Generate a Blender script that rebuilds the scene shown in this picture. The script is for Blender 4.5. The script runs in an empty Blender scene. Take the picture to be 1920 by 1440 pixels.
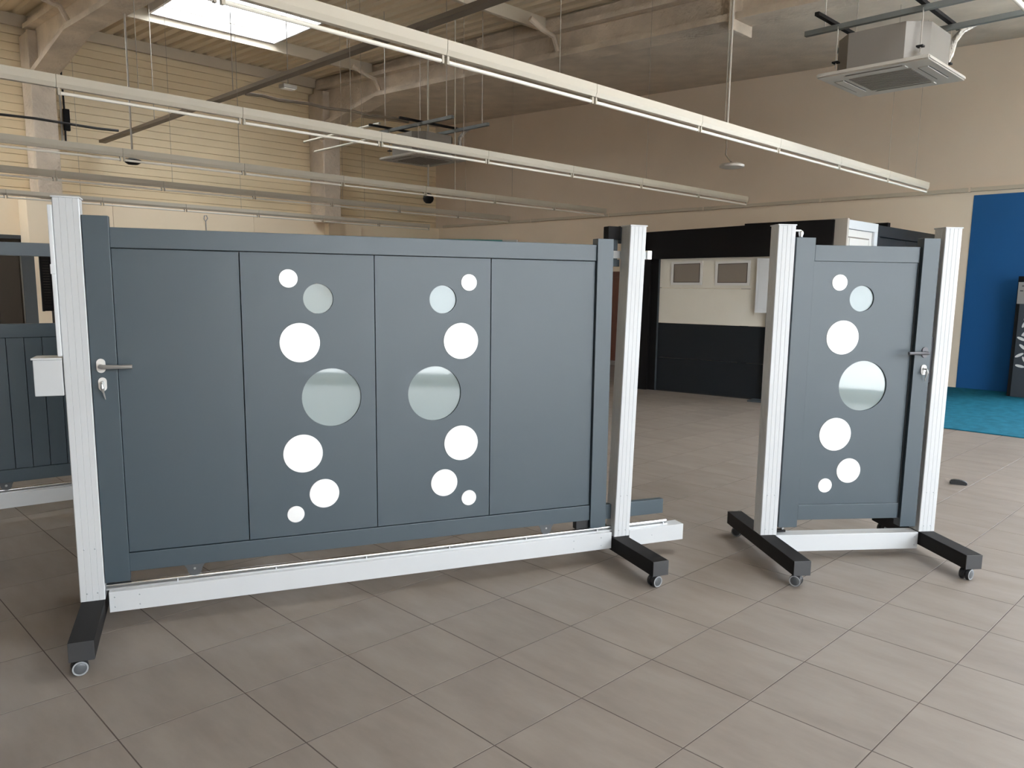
import bpy, bmesh, math, random
from mathutils import Vector, Matrix

random.seed(7)
S = bpy.context.scene
C = S.collection
PI = math.pi

# ------------------------------------------------------------------ camera
# room axes: X runs along the light rows to the gable wall, Y runs to the cream-clad eave wall
CAM_H = 1.5322
F_PX, CX_PX, CY_PX = 1472.1, 968.2, 755.7
PITCH, ROLL, TURN = 0.1468, 0.0130, -0.7884
cp, sp = math.cos(PITCH), math.sin(PITCH)
cr, sr = math.cos(ROLL), math.sin(ROLL)
r0, u0, f0 = Vector((1, 0, 0)), Vector((0, sp, cp)), Vector((0, cp, -sp))
rr, uu = cr * r0 + sr * u0, -sr * r0 + cr * u0
ca, sa = math.cos(TURN), math.sin(TURN)
Mroom = Matrix(((-sa, ca, 0), (-ca, -sa, 0), (0, 0, 1)))
rr, uu, ff = Mroom @ rr, Mroom @ uu, Mroom @ f0
cam_d = bpy.data.cameras.new('camera')
cam = bpy.data.objects.new('camera', cam_d)
C.objects.link(cam)
cam_d.sensor_fit = 'HORIZONTAL'
cam_d.sensor_width = 36.0
cam_d.lens = 36.0 * F_PX / 1920.0
cam_d.shift_x = (960.0 - CX_PX) / 1920.0
cam_d.shift_y = (CY_PX - 720.0) / 1920.0
cam_d.clip_end = 200
m = Matrix((rr, uu, -ff)).transposed().to_4x4()
m.translation = Vector((0, 0, CAM_H))
cam.matrix_world = m
S.camera = cam

# ------------------------------------------------------------------ world, daylight, exposure
W_STRENGTH = 5.0
world = bpy.data.worlds.new('overcast_sky')
S.world = world
world.use_nodes = True
wn = world.node_tree.nodes
bg = wn['Background']
bg.inputs['Color'].default_value = (0.86, 0.93, 1.0, 1)
bg.inputs['Strength'].default_value = W_STRENGTH
S.view_settings.view_transform = 'Standard'
S.view_settings.look = 'None'
S.view_settings.exposure = 1.95
S.view_settings.gamma = 1.0
S.view_settings.use_curve_mapping = False
S.cycles.use_denoising = True
S.cycles.max_bounces = 9
S.cycles.diffuse_bounces = 5
S.cycles.adaptive_threshold = 0.02
S.cycles.sample_clamp_indirect = 8.0

ROOM_X0, ROOM_X1 = -7.0, 14.0
ROOM_Y0, ROOM_Y1 = -5.2, 17.33
WIN_Z0, WIN_Z1 = 0.12, 4.2
WIN_XS = [-1.7 + 2.0 * k for k in range(5)]      # mullion lines of the glass front
WIN_TOP = [WIN_Z1 for x in WIN_XS[:-1]]


def portal(name, loc, rot, sx, sy):
    l = bpy.data.lights.new(name, 'AREA')
    l.shape = 'RECTANGLE'
    l.size, l.size_y = sx, sy
    l.cycles.is_portal = True
    o = bpy.data.objects.new(name, l)
    C.objects.link(o)
    o.location = loc
    o.rotation_euler = rot
    return o


portal('window_portal', ((WIN_XS[0] + WIN_XS[-1]) / 2, ROOM_Y0 - 0.16, (WIN_Z0 + WIN_Z1) / 2), (PI / 2, 0, 0), WIN_XS[-1] - WIN_XS[0], WIN_Z1 - WIN_Z0)
SIDE_Y0, SIDE_Y1, SIDE_Z1 = -5.0, 1.3, 4.2       # glazed end of the gable wall, right of the frame
portal('side_window_portal', (ROOM_X1 + 0.16, (SIDE_Y0 + SIDE_Y1) / 2, (WIN_Z0 + SIDE_Z1) / 2), (PI / 2, 0, PI / 2), SIDE_Y1 - SIDE_Y0, SIDE_Z1 - WIN_Z0)
# openings in the roof: x0, x1, y0, y1 (the first one is in view, the others are added out of view to brighten floor and siding)
SKYLIGHTS = [(5.62, 7.92, 12.95, 14.75), (5.62, 7.92, -1.20, 1.80), (-0.70, 1.60, 13.40, 16.80)]
for s_ in SKYLIGHTS:
    portal('skylight_portal', ((s_[0] + s_[1]) / 2, (s_[2] + s_[3]) / 2, 6.75), (0, 0, 0), s_[1] - s_[0], s_[3] - s_[2])


# ------------------------------------------------------------------ materials
def mat(name, col, rough=0.5, metal=0.0, spec=0.5, bump=None, var=None, coat=0.0):
    """bump=(scale, strength, distance); var=(scale, amount, stretch) colour variation in object space"""
    M = bpy.data.materials.new(name)
    M.use_nodes = True
    nt = M.node_tree
    b = nt.nodes['Principled BSDF']
    b.inputs['Base Color'].default_value = (*col, 1)
    b.inputs['Roughness'].default_value = rough
    b.inputs['Metallic'].default_value = metal
    b.inputs['Specular IOR Level'].default_value = spec
    b.inputs['Coat Weight'].default_value = coat
    geo = None
    if bump or var:
        geo = nt.nodes.new('ShaderNodeNewGeometry')
    if var:
        n = nt.nodes.new('ShaderNodeTexNoise')
        n.inputs['Scale'].default_value = var[0]
        n.inputs['Detail'].default_value = 5
        if len(var) > 2:
            mp = nt.nodes.new('ShaderNodeMapping')
            mp.inputs['Scale'].default_value = var[2]
            nt.links.new(geo.outputs['Position'], mp.inputs['Vector'])
            nt.links.new(mp.outputs['Vector'], n.inputs['Vector'])
        else:
            nt.links.new(geo.outputs['Position'], n.inputs['Vector'])
        r = nt.nodes.new('ShaderNodeMapRange')
        r.inputs['From Min'].default_value = 0.3
        r.inputs['From Max'].default_value = 0.7
        r.inputs['To Min'].default_value = 1 - var[1]
        r.inputs['To Max'].default_value = 1 + var[1]
        nt.links.new(n.outputs['Fac'], r.inputs['Value'])
        v = nt.nodes.new('ShaderNodeVectorMath')
        v.operation = 'SCALE'
        v.inputs[0].default_value = col
        nt.links.new(r.outputs['Result'], v.inputs['Scale'])
        nt.links.new(v.outputs['Vector'], b.inputs['Base Color'])
    if bump:
        n = nt.nodes.new('ShaderNodeTexNoise')
        n.inputs['Scale'].default_value = bump[0]
        n.inputs['Detail'].default_value = 6
        nt.links.new(geo.outputs['Position'], n.inputs['Vector'])
        bm_ = nt.nodes.new('ShaderNodeBump')
        bm_.inputs['Strength'].default_value = bump[1]
        bm_.inputs['Distance'].default_value = bump[2]
        nt.links.new(n.outputs['Fac'], bm_.inputs['Height'])
        nt.links.new(bm_.outputs['Normal'], b.inputs['Normal'])
    return M


def glass_mat(name, tint=(1, 1, 1), refl=0.08):
    M = bpy.data.materials.new(name)
    M.use_nodes = True
    nt = M.node_tree
    nt.nodes.remove(nt.nodes['Principled BSDF'])
    out = nt.nodes['Material Output']
    t = nt.nodes.new('ShaderNodeBsdfTransparent')
    t.inputs['Color'].default_value = (*tint, 1)
    g = nt.nodes.new('ShaderNodeBsdfGlossy')
    g.inputs['Roughness'].default_value = 0.02
    mx = nt.nodes.new('ShaderNodeMixShader')
    mx.inputs[0].default_value = refl
    nt.links.new(t.outputs[0], mx.inputs[1])
    nt.links.new(g.outputs[0], mx.inputs[2])
    nt.links.new(mx.outputs[0], out.inputs[0])
    return M


def tile_mat():
    M = bpy.data.materials.new('stoneware_tile')
    M.use_nodes = True
    nt = M.node_tree
    L = nt.links.new
    b = nt.nodes['Principled BSDF']
    geo = nt.nodes.new('ShaderNodeNewGeometry')
    # per-tile cell number
    sub = nt.nodes.new('ShaderNodeVectorMath'); sub.operation = 'SUBTRACT'
    sub.inputs[1].default_value = (TILE_OX, TILE_OY, 0)
    L(geo.outputs['Position'], sub.inputs[0])
    sc = nt.nodes.new('ShaderNodeVectorMath'); sc.operation = 'SCALE'
    sc.inputs['Scale'].default_value = 1 / TILE
    L(sub.outputs[0], sc.inputs[0])
    fl = nt.nodes.new('ShaderNodeVectorMath'); fl.operation = 'FLOOR'
    L(sc.outputs[0], fl.inputs[0])
    sep = nt.nodes.new('ShaderNodeSeparateXYZ')
    L(fl.outputs[0], sep.inputs[0])
    cmb = nt.nodes.new('ShaderNodeCombineXYZ')
    L(sep.outputs[0], cmb.inputs[0]); L(sep.outputs[1], cmb.inputs[1])
    wnz = nt.nodes.new('ShaderNodeTexWhiteNoise'); wnz.noise_dimensions = '2D'
    L(cmb.outputs[0], wnz.inputs['Vector'])
    # streaky cement clouding, shifted per tile
    off = nt.nodes.new('ShaderNodeVectorMath'); off.operation = 'SCALE'
    off.inputs['Scale'].default_value = 17.0
    L(wnz.outputs['Color'], off.inputs[0])
    add = nt.nodes.new('ShaderNodeVectorMath'); add.operation = 'ADD'
    L(geo.outputs['Position'], add.inputs[0]); L(off.outputs[0], add.inputs[1])
    mp = nt.nodes.new('ShaderNodeMapping'); mp.inputs['Scale'].default_value = (5.5, 1.6, 1)
    L(add.outputs[0], mp.inputs['Vector'])
    n1 = nt.nodes.new('ShaderNodeTexNoise'); n1.inputs['Scale'].default_value = 1.3; n1.inputs['Detail'].default_value = 6
    n1.inputs['Roughness'].default_value = 0.62
    L(mp.outputs[0], n1.inputs['Vector'])
    ramp = nt.nodes.new('ShaderNodeValToRGB')
    e = ramp.color_ramp.elements
    e[0].position, e[0].color = 0.30, (*TILE_DARK, 1)
    e[1].position, e[1].color = 0.68, (*TILE_LIGHT, 1)
    L(n1.outputs['Fac'], ramp.inputs[0])
    mr = nt.nodes.new('ShaderNodeMapRange')
    mr.inputs['To Min'].default_value = 0.96; mr.inputs['To Max'].default_value = 1.04
    L(wnz.outputs['Value'], mr.inputs['Value'])
    mul = nt.nodes.new('ShaderNodeVectorMath'); mul.operation = 'SCALE'
    L(ramp.outputs['Color'], mul.inputs[0]); L(mr.outputs[0], mul.inputs['Scale'])
    L(mul.outputs[0], b.inputs['Base Color'])
    b.inputs['Roughness'].default_value = 0.48
    b.inputs['Specular IOR Level'].default_value = 0.38
    n2 = nt.nodes.new('ShaderNodeTexNoise'); n2.inputs['Scale'].default_value = 60
    L(geo.outputs['Position'], n2.inputs['Vector'])
    bp = nt.nodes.new('ShaderNodeBump'); bp.inputs['Strength'].default_value = 0.06; bp.inputs['Distance'].default_value = 0.002
    L(n2.outputs['Fac'], bp.inputs['Height']); L(bp.outputs[0], b.inputs['Normal'])
    return M


TILE, TILE_OX, TILE_OY = 0.45, 0.338, 0.432
TILE_DARK, TILE_LIGHT = (0.190, 0.158, 0.134), (0.243, 0.208, 0.180)

m_tile = tile_mat()
m_grout = mat('grout', (0.075, 0.058, 0.048), 0.9)
m_siding = mat('cream_steel_siding', (0.78, 0.635, 0.42), 0.55, var=(0.6, 0.06))
m_siding_joint = mat('siding_joint', (0.48, 0.395, 0.27), 0.8)
m_lower = mat('cream_painted_panel', (0.93, 0.78, 0.58), 0.6)
m_gable = mat('beige_plasterboard', (0.70, 0.575, 0.45), 0.75, var=(0.5, 0.05))
m_gable_low = mat('beige_low_wall', (0.84, 0.70, 0.545), 0.75, var=(0.5, 0.04))
m_spray = mat('sprayed_fireproofing', (0.61, 0.51, 0.405), 0.95, bump=(15, 0.7, 0.04), var=(1.6, 0.2))
m_soffit = mat('sprayed_soffit', (0.60, 0.505, 0.405), 0.95, bump=(30, 0.4, 0.02), var=(2.5, 0.10))
m_deck = mat('painted_roof_deck', (0.70, 0.58, 0.42), 0.6)
m_purlin = mat('purlin_steel', (0.56, 0.48, 0.37), 0.55)
m_white_wall = mat('taupe_wall', (0.22, 0.20, 0.18), 0.7)
m_alu = mat('white_aluminium', (0.515, 0.53, 0.54), 0.42, 0.0, 0.6, coat=0.15)
m_alu_groove = mat('groove_grey', (0.45, 0.46, 0.47), 0.5)
m_anthra = mat('anthracite_powder_coat', (0.038, 0.058, 0.073), 0.42, 0.0, 0.65, bump=(900, 0.05, 0.0004))
m_anthra_dark = mat('anthracite_shadow_gap', (0.012, 0.015, 0.018), 0.7)
m_disc = mat('white_satin_disc', (0.85, 0.85, 0.84), 0.3, 0.3, 0.7)
m_frost = mat('frosted_glass', (0.22, 0.27, 0.275), 0.04, 0.0, 0.7, coat=0.6)
m_black = mat('black_steel', (0.011, 0.010, 0.010), 0.65, 0.0, 0.2, bump=(60, 0.1, 0.001))
m_cap = mat('black_plastic_cap', (0.04, 0.041, 0.043), 0.35)
m_rubber = mat('black_rubber', (0.012, 0.012, 0.013), 0.5)
m_rim = mat('grey_wheel_rim', (0.28, 0.29, 0.30), 0.35)
m_hub = mat('dark_grey_hub', (0.07, 0.075, 0.08), 0.4)
m_chrome = mat('polished_steel', (0.62, 0.62, 0.62), 0.22, 1.0)
m_steel = mat('brushed_steel', (0.42, 0.41, 0.40), 0.3, 0.6)
m_lever_dark = mat('dark_grey_lever', (0.10, 0.10, 0.11), 0.35, 0.3)
m_zinc = mat('zinc_strip', (0.55, 0.56, 0.56), 0.35, 0.8)
m_screw = mat('screw_grey', (0.38, 0.40, 0.42), 0.35, 0.7)
m_lamp = mat('white_lamp_body', (0.50, 0.45, 0.365), 0.45)
m_tube = mat('white_unlit_tube', (0.88, 0.83, 0.74), 0.25)
m_wire = mat('grey_wire', (0.30, 0.27, 0.22), 0.5)
m_rod = mat('galvanised_rod', (0.42, 0.38, 0.33), 0.45, 0.5)
m_ac_case = mat('galvanised_ac_casing', (0.20, 0.178, 0.155), 0.45, 0.2)
m_ac_panel = mat('white_ac_panel', (0.40, 0.36, 0.31), 0.45)
m_ac_grille = mat('grey_ac_grille', (0.20, 0.172, 0.145), 0.6)
m_strut = mat('grey_green_strut', (0.13, 0.135, 0.125), 0.5, 0.3)
m_blackbar = mat('black_bar', (0.009, 0.008, 0.008), 0.7, 0.0, 0.2)
m_foil = mat('foil_lagging', (0.42, 0.385, 0.34), 0.3, 0.9, bump=(40, 0.9, 0.02))
m_tray = mat('dark_cable_tray', (0.19, 0.15, 0.11), 0.6, 0.3)
m_cable = mat('black_cable', (0.015, 0.013, 0.012), 0.6)
m_blue = mat('blue_wall_paint', (0.001, 0.088, 0.27), 0.7)
m_carpet = mat('turquoise_carpet', (0.014, 0.14, 0.215), 1.0, 0.0, 0.1, bump=(300, 0.8, 0.01), var=(9, 0.18))
m_garage_frame = mat('black_garage_frame', (0.006, 0.005, 0.005), 0.7, 0.0, 0.2)
m_garage_dark = mat('anthracite_garage_section', (0.011, 0.0135, 0.0165), 0.5, 0.0, 0.3)
m_garage_cream = mat('cream_garage_section', (0.68, 0.64, 0.555), 0.5, var=(1.2, 0.05))
m_garage_pane = mat('grey_window_pane', (0.23, 0.195, 0.160), 0.2)
m_white_gloss = mat('white_lacquer', (0.68, 0.66, 0.63), 0.4)
m_satin = mat('satin_steel_plate', (0.70, 0.68, 0.65), 0.4, 0.25)
m_cool_white = mat('cool_white_panel', (0.64, 0.66, 0.68), 0.35)
m_reddoor = mat('red_brown_wood', (0.13, 0.035, 0.018), 0.5, var=(6, 0.2, (8, 8, 0.6)))
m_teal = mat('teal_sign', (0.09, 0.36, 0.38), 0.5)
m_brown_dark = mat('dark_brown_opening', (0.045, 0.035, 0.026), 0.6)
m_slate = mat('slate_frame', (0.045, 0.058, 0.068), 0.45)
m_totem = mat('charcoal_totem', (0.035, 0.042, 0.052), 0.5)
m_grey_label = mat('grey_label', (0.26, 0.24, 0.23), 0.6)
m_text_dark = mat('dark_print', (0.05, 0.05, 0.05), 0.6)
m_facade = mat('grey_facade', (0.30, 0.28, 0.26), 0.8)
m_outside = mat('pale_concrete_outside', (0.66, 0.65, 0.62), 0.9)
m_alu_frame = mat('window_aluminium', (0.30, 0.31, 0.32), 0.5)
m_glass = glass_mat('clear_window_glass')
m_ac_slot = mat('dark_air_slot', (0.10, 0.085, 0.07), 0.7)


def skylight_mat():
    M = bpy.data.materials.new('opal_skylight')
    M.use_nodes = True
    nt = M.node_tree
    nt.nodes.remove(nt.nodes['Principled BSDF'])
    out = nt.nodes['Material Output']
    t = nt.nodes.new('ShaderNodeBsdfTransparent')
    tr = nt.nodes.new('ShaderNodeBsdfTranslucent')
    mx = nt.nodes.new('ShaderNodeMixShader')
    mx.inputs[0].default_value = 0.5
    nt.links.new(t.outputs[0], mx.inputs[1]); nt.links.new(tr.outputs[0], mx.inputs[2])
    nt.links.new(mx.outputs[0], out.inputs[0])
    return M


m_skylight = skylight_mat()


# ------------------------------------------------------------------ mesh helpers
def link(o, parent):
    C.objects.link(o)
    if parent is not None:
        o.parent = parent
    return o


def from_bm(name, bm, material, parent=None, smooth=False):
    bmesh.ops.recalc_face_normals(bm, faces=bm.faces[:])
    me = bpy.data.meshes.new(name)
    bm.to_mesh(me)
    bm.free()
    if material:
        me.materials.append(material)
    if smooth:
        me.polygons.foreach_set('use_smooth', [True] * len(me.polygons))
        try:
            me.set_sharp_from_angle(angle=math.radians(38))
        except Exception:
            pass
    return link(bpy.data.objects.new(name, me), parent)


def add_box(bm, x0, x1, y0, y1, z0, z1):
    v = [bm.verts.new(p) for p in ((x0, y0, z0), (x1, y0, z0), (x1, y1, z0), (x0, y1, z0), (x0, y0, z1), (x1, y0, z1), (x1, y1, z1), (x0, y1, z1))]
    for f in ((0, 3, 2, 1), (4, 5, 6, 7), (0, 1, 5, 4), (1, 2, 6, 5), (2, 3, 7, 6), (3, 0, 4, 7)):
        bm.faces.new([v[i] for i in f])


def box(name, x0, x1, y0, y1, z0, z1, material, parent=None, bevel=0.0, seg=2):
    bm = bmesh.new()
    add_box(bm, x0, x1, y0, y1, z0, z1)
    if bevel:
        bmesh.ops.bevel(bm, geom=bm.edges[:], offset=bevel, segments=seg, affect='EDGES', profile=0.6)
    return from_bm(name, bm, material, parent)


def add_tube(bm, pts, r, seg=10, caps=True):
    pts = [Vector(p) for p in pts]
    rings = []
    n = len(pts)
    prev = None
    for i, p in enumerate(pts):
        d = (pts[min(i + 1, n - 1)] - pts[max(i - 1, 0)]).normalized()
        if prev is None:
            a = Vector((0, 0, 1)) if abs(d.z) < 0.9 else Vector((1, 0, 0))
            x = d.cross(a).normalized()
        else:
            x = (prev - d * prev.dot(d)).normalized()
        prev = x
        y = d.cross(x)
        rad = r[i] if isinstance(r, (list, tuple)) else r
        rings.append([bm.verts.new(p + x * rad * math.cos(2 * PI * k / seg) + y * rad * math.sin(2 * PI * k / seg)) for k in range(seg)])
    for a, b in zip(rings, rings[1:]):
        for k in range(seg):
            bm.faces.new((a[k], a[(k + 1) % seg], b[(k + 1) % seg], b[k]))
    if caps:
        bm.faces.new(rings[0][::-1])
        bm.faces.new(rings[-1])


def tube(name, pts, r, material, parent=None, seg=10):
    bm = bmesh.new()
    add_tube(bm, pts, r, seg)
    return from_bm(name, bm, material, parent, smooth=True)


def lathe(name, prof, origin, axis, material, parent=None, seg=28):
    """prof = [(distance along axis, radius)]"""
    bm = bmesh.new()
    o, d = Vector(origin), Vector(axis).normalized()
    a = Vector((0, 0, 1)) if abs(d.z) < 0.9 else Vector((1, 0, 0))
    x = d.cross(a).normalized()
    y = d.cross(x)
    rings = []
    for t, r in prof:
        rings.append([bm.verts.new(o + d * t + (x * math.cos(2 * PI * k / seg) + y * math.sin(2 * PI * k / seg)) * max(r, 1e-4)) for k in range(seg)])
    for A, B in zip(rings, rings[1:]):
        for k in range(seg):
            bm.faces.new((A[k], A[(k + 1) % seg], B[(k + 1) % seg], B[k]))
    bm.faces.new(rings[0][::-1])
    bm.faces.new(rings[-1])
    return from_bm(name, bm, material, parent, smooth=True)


def prism(name, poly, axis, a0, a1, material, parent=None, bevel=0.0, smooth=False):
    """poly in the two remaining axes (cyclic order kept x,y,z), pushed along axis from a0 to a1"""
    bm = bmesh.new()

    def P(q, a):
        if axis == 'x':
            return (a, q[0], q[1])
        if axis == 'y':
            return (q[0], a, q[1])
        return (q[0], q[1], a)
    A = [bm.verts.new(P(q, a0)) for q in poly]
    B = [bm.verts.new(P(q, a1)) for q in poly]
    n = len(poly)
    for k in range(n):
        bm.faces.new((A[k], A[(k + 1) % n], B[(k + 1) % n], B[k]))
    bm.faces.new(A[::-1])
    bm.faces.new(B)
    if bevel:
        bmesh.ops.bevel(bm, geom=bm.edges[:], offset=bevel, segments=2, affect='EDGES')
    return from_bm(name, bm, material, parent, smooth=smooth)


def sheet_with_holes(name, u0, u1, z0, z1, v0, v1, holes, material, parent, seg=48):
    """a board in the u-z plane, v0 front, v1 back, with round holes (u, z, r)"""
    bm = bmesh.new()
    edges = []

    def loop(pts):
        vs = [bm.verts.new((p[0], v0, p[1])) for p in pts]
        for k in range(len(vs)):
            edges.append(bm.edges.new((vs[k], vs[(k + 1) % len(vs)])))
    loop([(u0, z0), (u1, z0), (u1, z1), (u0, z1)])
    for (hu, hz, hr) in holes:
        loop([(hu + hr * math.cos(2 * PI * k / seg), hz + hr * math.sin(2 * PI * k / seg)) for k in range(seg)])
    bmesh.ops.triangle_fill(bm, use_beauty=True, edges=edges)
    ex = bmesh.ops.extrude_face_region(bm, geom=bm.faces[:])
    vs = [g for g in ex['geom'] if isinstance(g, bmesh.types.BMVert)]
    bmesh.ops.translate(bm, verts=vs, vec=(0, v1 - v0, 0))
    return from_bm(name, bm, material, parent)


def tag(o, label, cat, group=None, kind=None):
    o['label'] = label
    o['category'] = cat
    if group:
        o['group'] = group
    if kind:
        o['kind'] = kind
    return o


def struct(o, label, cat):
    return tag(o, label, cat, kind='structure')


def empty(name, loc, rz=0.0):
    o = bpy.data.objects.new(name, None)
    o.empty_display_size = 0.1
    C.objects.link(o)
    o.location = loc
    o.rotation_euler = (0, 0, rz)
    return o


def copy_part(o, parent, loc=None):
    c = o.copy()
    C.objects.link(c)
    c.parent = parent
    if loc is not None:
        c.location = loc
    return c


# ================================================================== THE ROOM
def roof_z(y):
    return 6.32 + 0.036 * (y - 17.33)


# ---- floor: grout bed with laid tiles
floor = box('floor', ROOM_X0, ROOM_X1 + 0.2, ROOM_Y0, ROOM_Y1 + 0.2, -0.2, -0.0007, m_grout)
struct(floor, 'grey-beige square stoneware floor tiles laid diagonally to the view', 'floor')


def project(p):
    q = Vector(p) - Vector((0, 0, CAM_H))
    d = q.dot(ff)
    if d < 0.05:
        return None
    return (CX_PX + F_PX * q.dot(rr) / d, CY_PX - F_PX * q.dot(uu) / d)


def tile_mesh(bm, cx, cy):
    h = TILE / 2 - 0.0023
    b = 0.0003
    top = [bm.verts.new((cx + sx * (h - b), cy + sy * (h - b), 0.0)) for sx, sy in ((-1, -1), (1, -1), (1, 1), (-1, 1))]
    rim = [bm.verts.new((cx + sx * h, cy + sy * h, -0.0004)) for sx, sy in ((-1, -1), (1, -1), (1, 1), (-1, 1))]
    low = [bm.verts.new((cx + sx * h, cy + sy * h, -0.006)) for sx, sy in ((-1, -1), (1, -1), (1, 1), (-1, 1))]
    bm.faces.new(top)
    for k in range(4):
        bm.faces.new((rim[k], rim[(k + 1) % 4], top[(k + 1) % 4], top[k]))
        bm.faces.new((low[k], low[(k + 1) % 4], rim[(k + 1) % 4], rim[k]))


cells = []
nx0, nx1 = math.ceil((ROOM_X0 - TILE_OX) / TILE), math.floor((ROOM_X1 - TILE_OX) / TILE)
ny0, ny1 = math.ceil((ROOM_Y0 - TILE_OY) / TILE), math.floor((ROOM_Y1 - TILE_OY) / TILE)
for i in range(nx0 - 1, nx1 + 1):
    for j in range(ny0 - 1, ny1 + 1):
        x0, y0 = TILE_OX + i * TILE, TILE_OY + j * TILE
        q = [project((x0 + a * TILE, y0 + b * TILE, 0)) for a, b in ((0, 0), (1, 0), (1, 1), (0, 1))]
        area = 0.0
        if all(q) and any(-5 < p[0] < 1925 and -5 < p[1] < 1445 for p in q):
            area = abs(sum(q[k][0] * q[(k + 1) % 4][1] - q[(k + 1) % 4][0] * q[k][1] for k in range(4))) / 2
            # tiles wholly behind the big gate leaf show nothing: rank them lower
        cells.append((area, x0 + TILE / 2, y0 + TILE / 2))
cells.sort(reverse=True)


def hidden_by_gate(x, y):
    """beyond the big gate as seen from the camera"""
    p = project((x, y, 0))
    return p is not None and 215 < p[0] < 1100 and p[1] < 1000


vis = [c for c in cells if c[0] > 0 and not hidden_by_gate(c[1], c[2])]
rest = [c for c in cells if not (c[0] > 0 and not hidden_by_gate(c[1], c[2]))]
single, joined = vis[:295], vis[295:] + rest
bm = bmesh.new()
tile_mesh(bm, 0, 0)
t_proto = from_bm('floor_tile', bm, m_tile, floor)
t_proto.location = (single[0][1], single[0][2], 0)
for a, x, y in single[1:]:
    copy_part(t_proto, floor, (x, y, 0))
bm = bmesh.new()
for a, x, y in joined:
    if ROOM_X0 < x < ROOM_X1 and ROOM_Y0 < y < ROOM_Y1:
        tile_mesh(bm, x, y)
far_tiles = from_bm('floor_tiles', bm, m_tile, floor)
far_tiles['kind'] = 'stuff'

# ---- left (eave) wall with steel siding
wall_left = box('wall_left', ROOM_X0, ROOM_X1 + 0.2, ROOM_Y1 + 0.02, ROOM_Y1 + 0.25, 0, 6.5, m_siding_joint)
struct(wall_left, 'cream horizontal steel siding wall below the eave', 'wall')
z = 3.10
proto = None
while z < 6.28:
    h = 0.152
    if proto is None:
        bm = bmesh.new()
        prof = [(0.03, 0.0), (0.002, 0.003), (-0.003, 0.008), (-0.003, h - 0.008), (0.002, h - 0.003), (0.03, h - 0.001)]
        A = [bm.verts.new((ROOM_X0, ROOM_Y1 + p[0], p[1])) for p in prof]
        B = [bm.verts.new((ROOM_X1, ROOM_Y1 + p[0], p[1])) for p in prof]
        for k in range(len(prof)):
            bm.faces.new((A[k], A[(k + 1) % len(prof)], B[(k + 1) % len(prof)], B[k]))
        bm.faces.new(A[::-1]); bm.faces.new(B)
        proto = from_bm('siding_board', bm, m_siding, wall_left)
        proto.location = (0, 0, z)
    else:
        copy_part(proto, wall_left, (0, 0, z))
    z += h

# cream lower cladding with its ledge, panel by panel
XS_low = [-7.0, -4.0, -1.0, 2.0, 3.0]
for a, b in zip(XS_low, XS_low[1:]):
    box('lower_panel', a + 0.003, b - 0.003, ROOM_Y1 - 0.13, ROOM_Y1 + 0.02, 0, 3.09, m_lower, wall_left)
for a, b in ((4.02, 5.6), (5.6, 8.6), (8.6, 10.42), (11.35, 14.0)):
    box('lower_panel', a + 0.003, b - 0.003, ROOM_Y1 - 0.13, ROOM_Y1 + 0.02, 0, 3.09, m_lower, wall_left)
box('door_header', 3.0, 4.02, ROOM_Y1 - 0.13, ROOM_Y1 + 0.02, 2.36, 3.09, m_lower, wall_left)
door = box('door_1', 3.03, 3.99, ROOM_Y1 - 0.06, ROOM_Y1 + 0.02, 0.0, 2.30, m_brown_dark)
struct(door, 'dark brown doorway in the cream wall behind the far-left gate', 'door')
box('door_panel', 3.12, 3.48, ROOM_Y1 - 0.08, ROOM_Y1 - 0.055, 0.2, 2.15, m_brown_dark, door, 0.004)
box('door_panel', 3.54, 3.90, ROOM_Y1 - 0.08, ROOM_Y1 - 0.055, 0.2, 2.15, m_brown_dark, door, 0.004)
box('door_frame', 3.0, 4.02, ROOM_Y1 - 0.15, ROOM_Y1 - 0.02, 2.30, 2.37, m_slate, door)

# column casings (cream boxes round the column feet)
pil = box('column_casing', 3.95, 4.75, 16.62, 17.2, 0, 3.06, m_lower, None, 0.006)
tag(pil, 'cream boxed-in column foot behind the left silver post', 'casing')
pil2 = box('column_casing', 10.42, 11.35, 17.0, 17.2, 0, 3.09, m_lower, None, 0.006)
tag(pil2, 'cream boxed-in column foot halfway along the far wall', 'casing')

# ---- gable wall on the right
GX = ROOM_X1
wall_right = box('wall_right', GX, GX + 0.25, SIDE_Y1 + 0.03, ROOM_Y1 + 0.02, 0, 3.1, m_gable_low)
struct(wall_right, 'plain beige gable wall at the far right', 'wall')
bm = bmesh.new()


def gable_prism(bm, x0, x1, zlow, ztop, ya=ROOM_Y0, yb=ROOM_Y1 + 0.02):
    ys = (ya, yb)
    v = []
    for x in (x0, x1):
        for y in ys:
            v.append(bm.verts.new((x, y, zlow(y))))
            v.append(bm.verts.new((x, y, ztop(y))))
    for f in ((0, 1, 3, 2), (4, 6, 7, 5), (0, 4, 5, 1), (2, 3, 7, 6), (1, 5, 7, 3), (0, 2, 6, 4)):
        bm.faces.new([v[k] for k in f])


def crease(y):
    return 5.30 + 0.035 * (y - 3.49)


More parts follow.
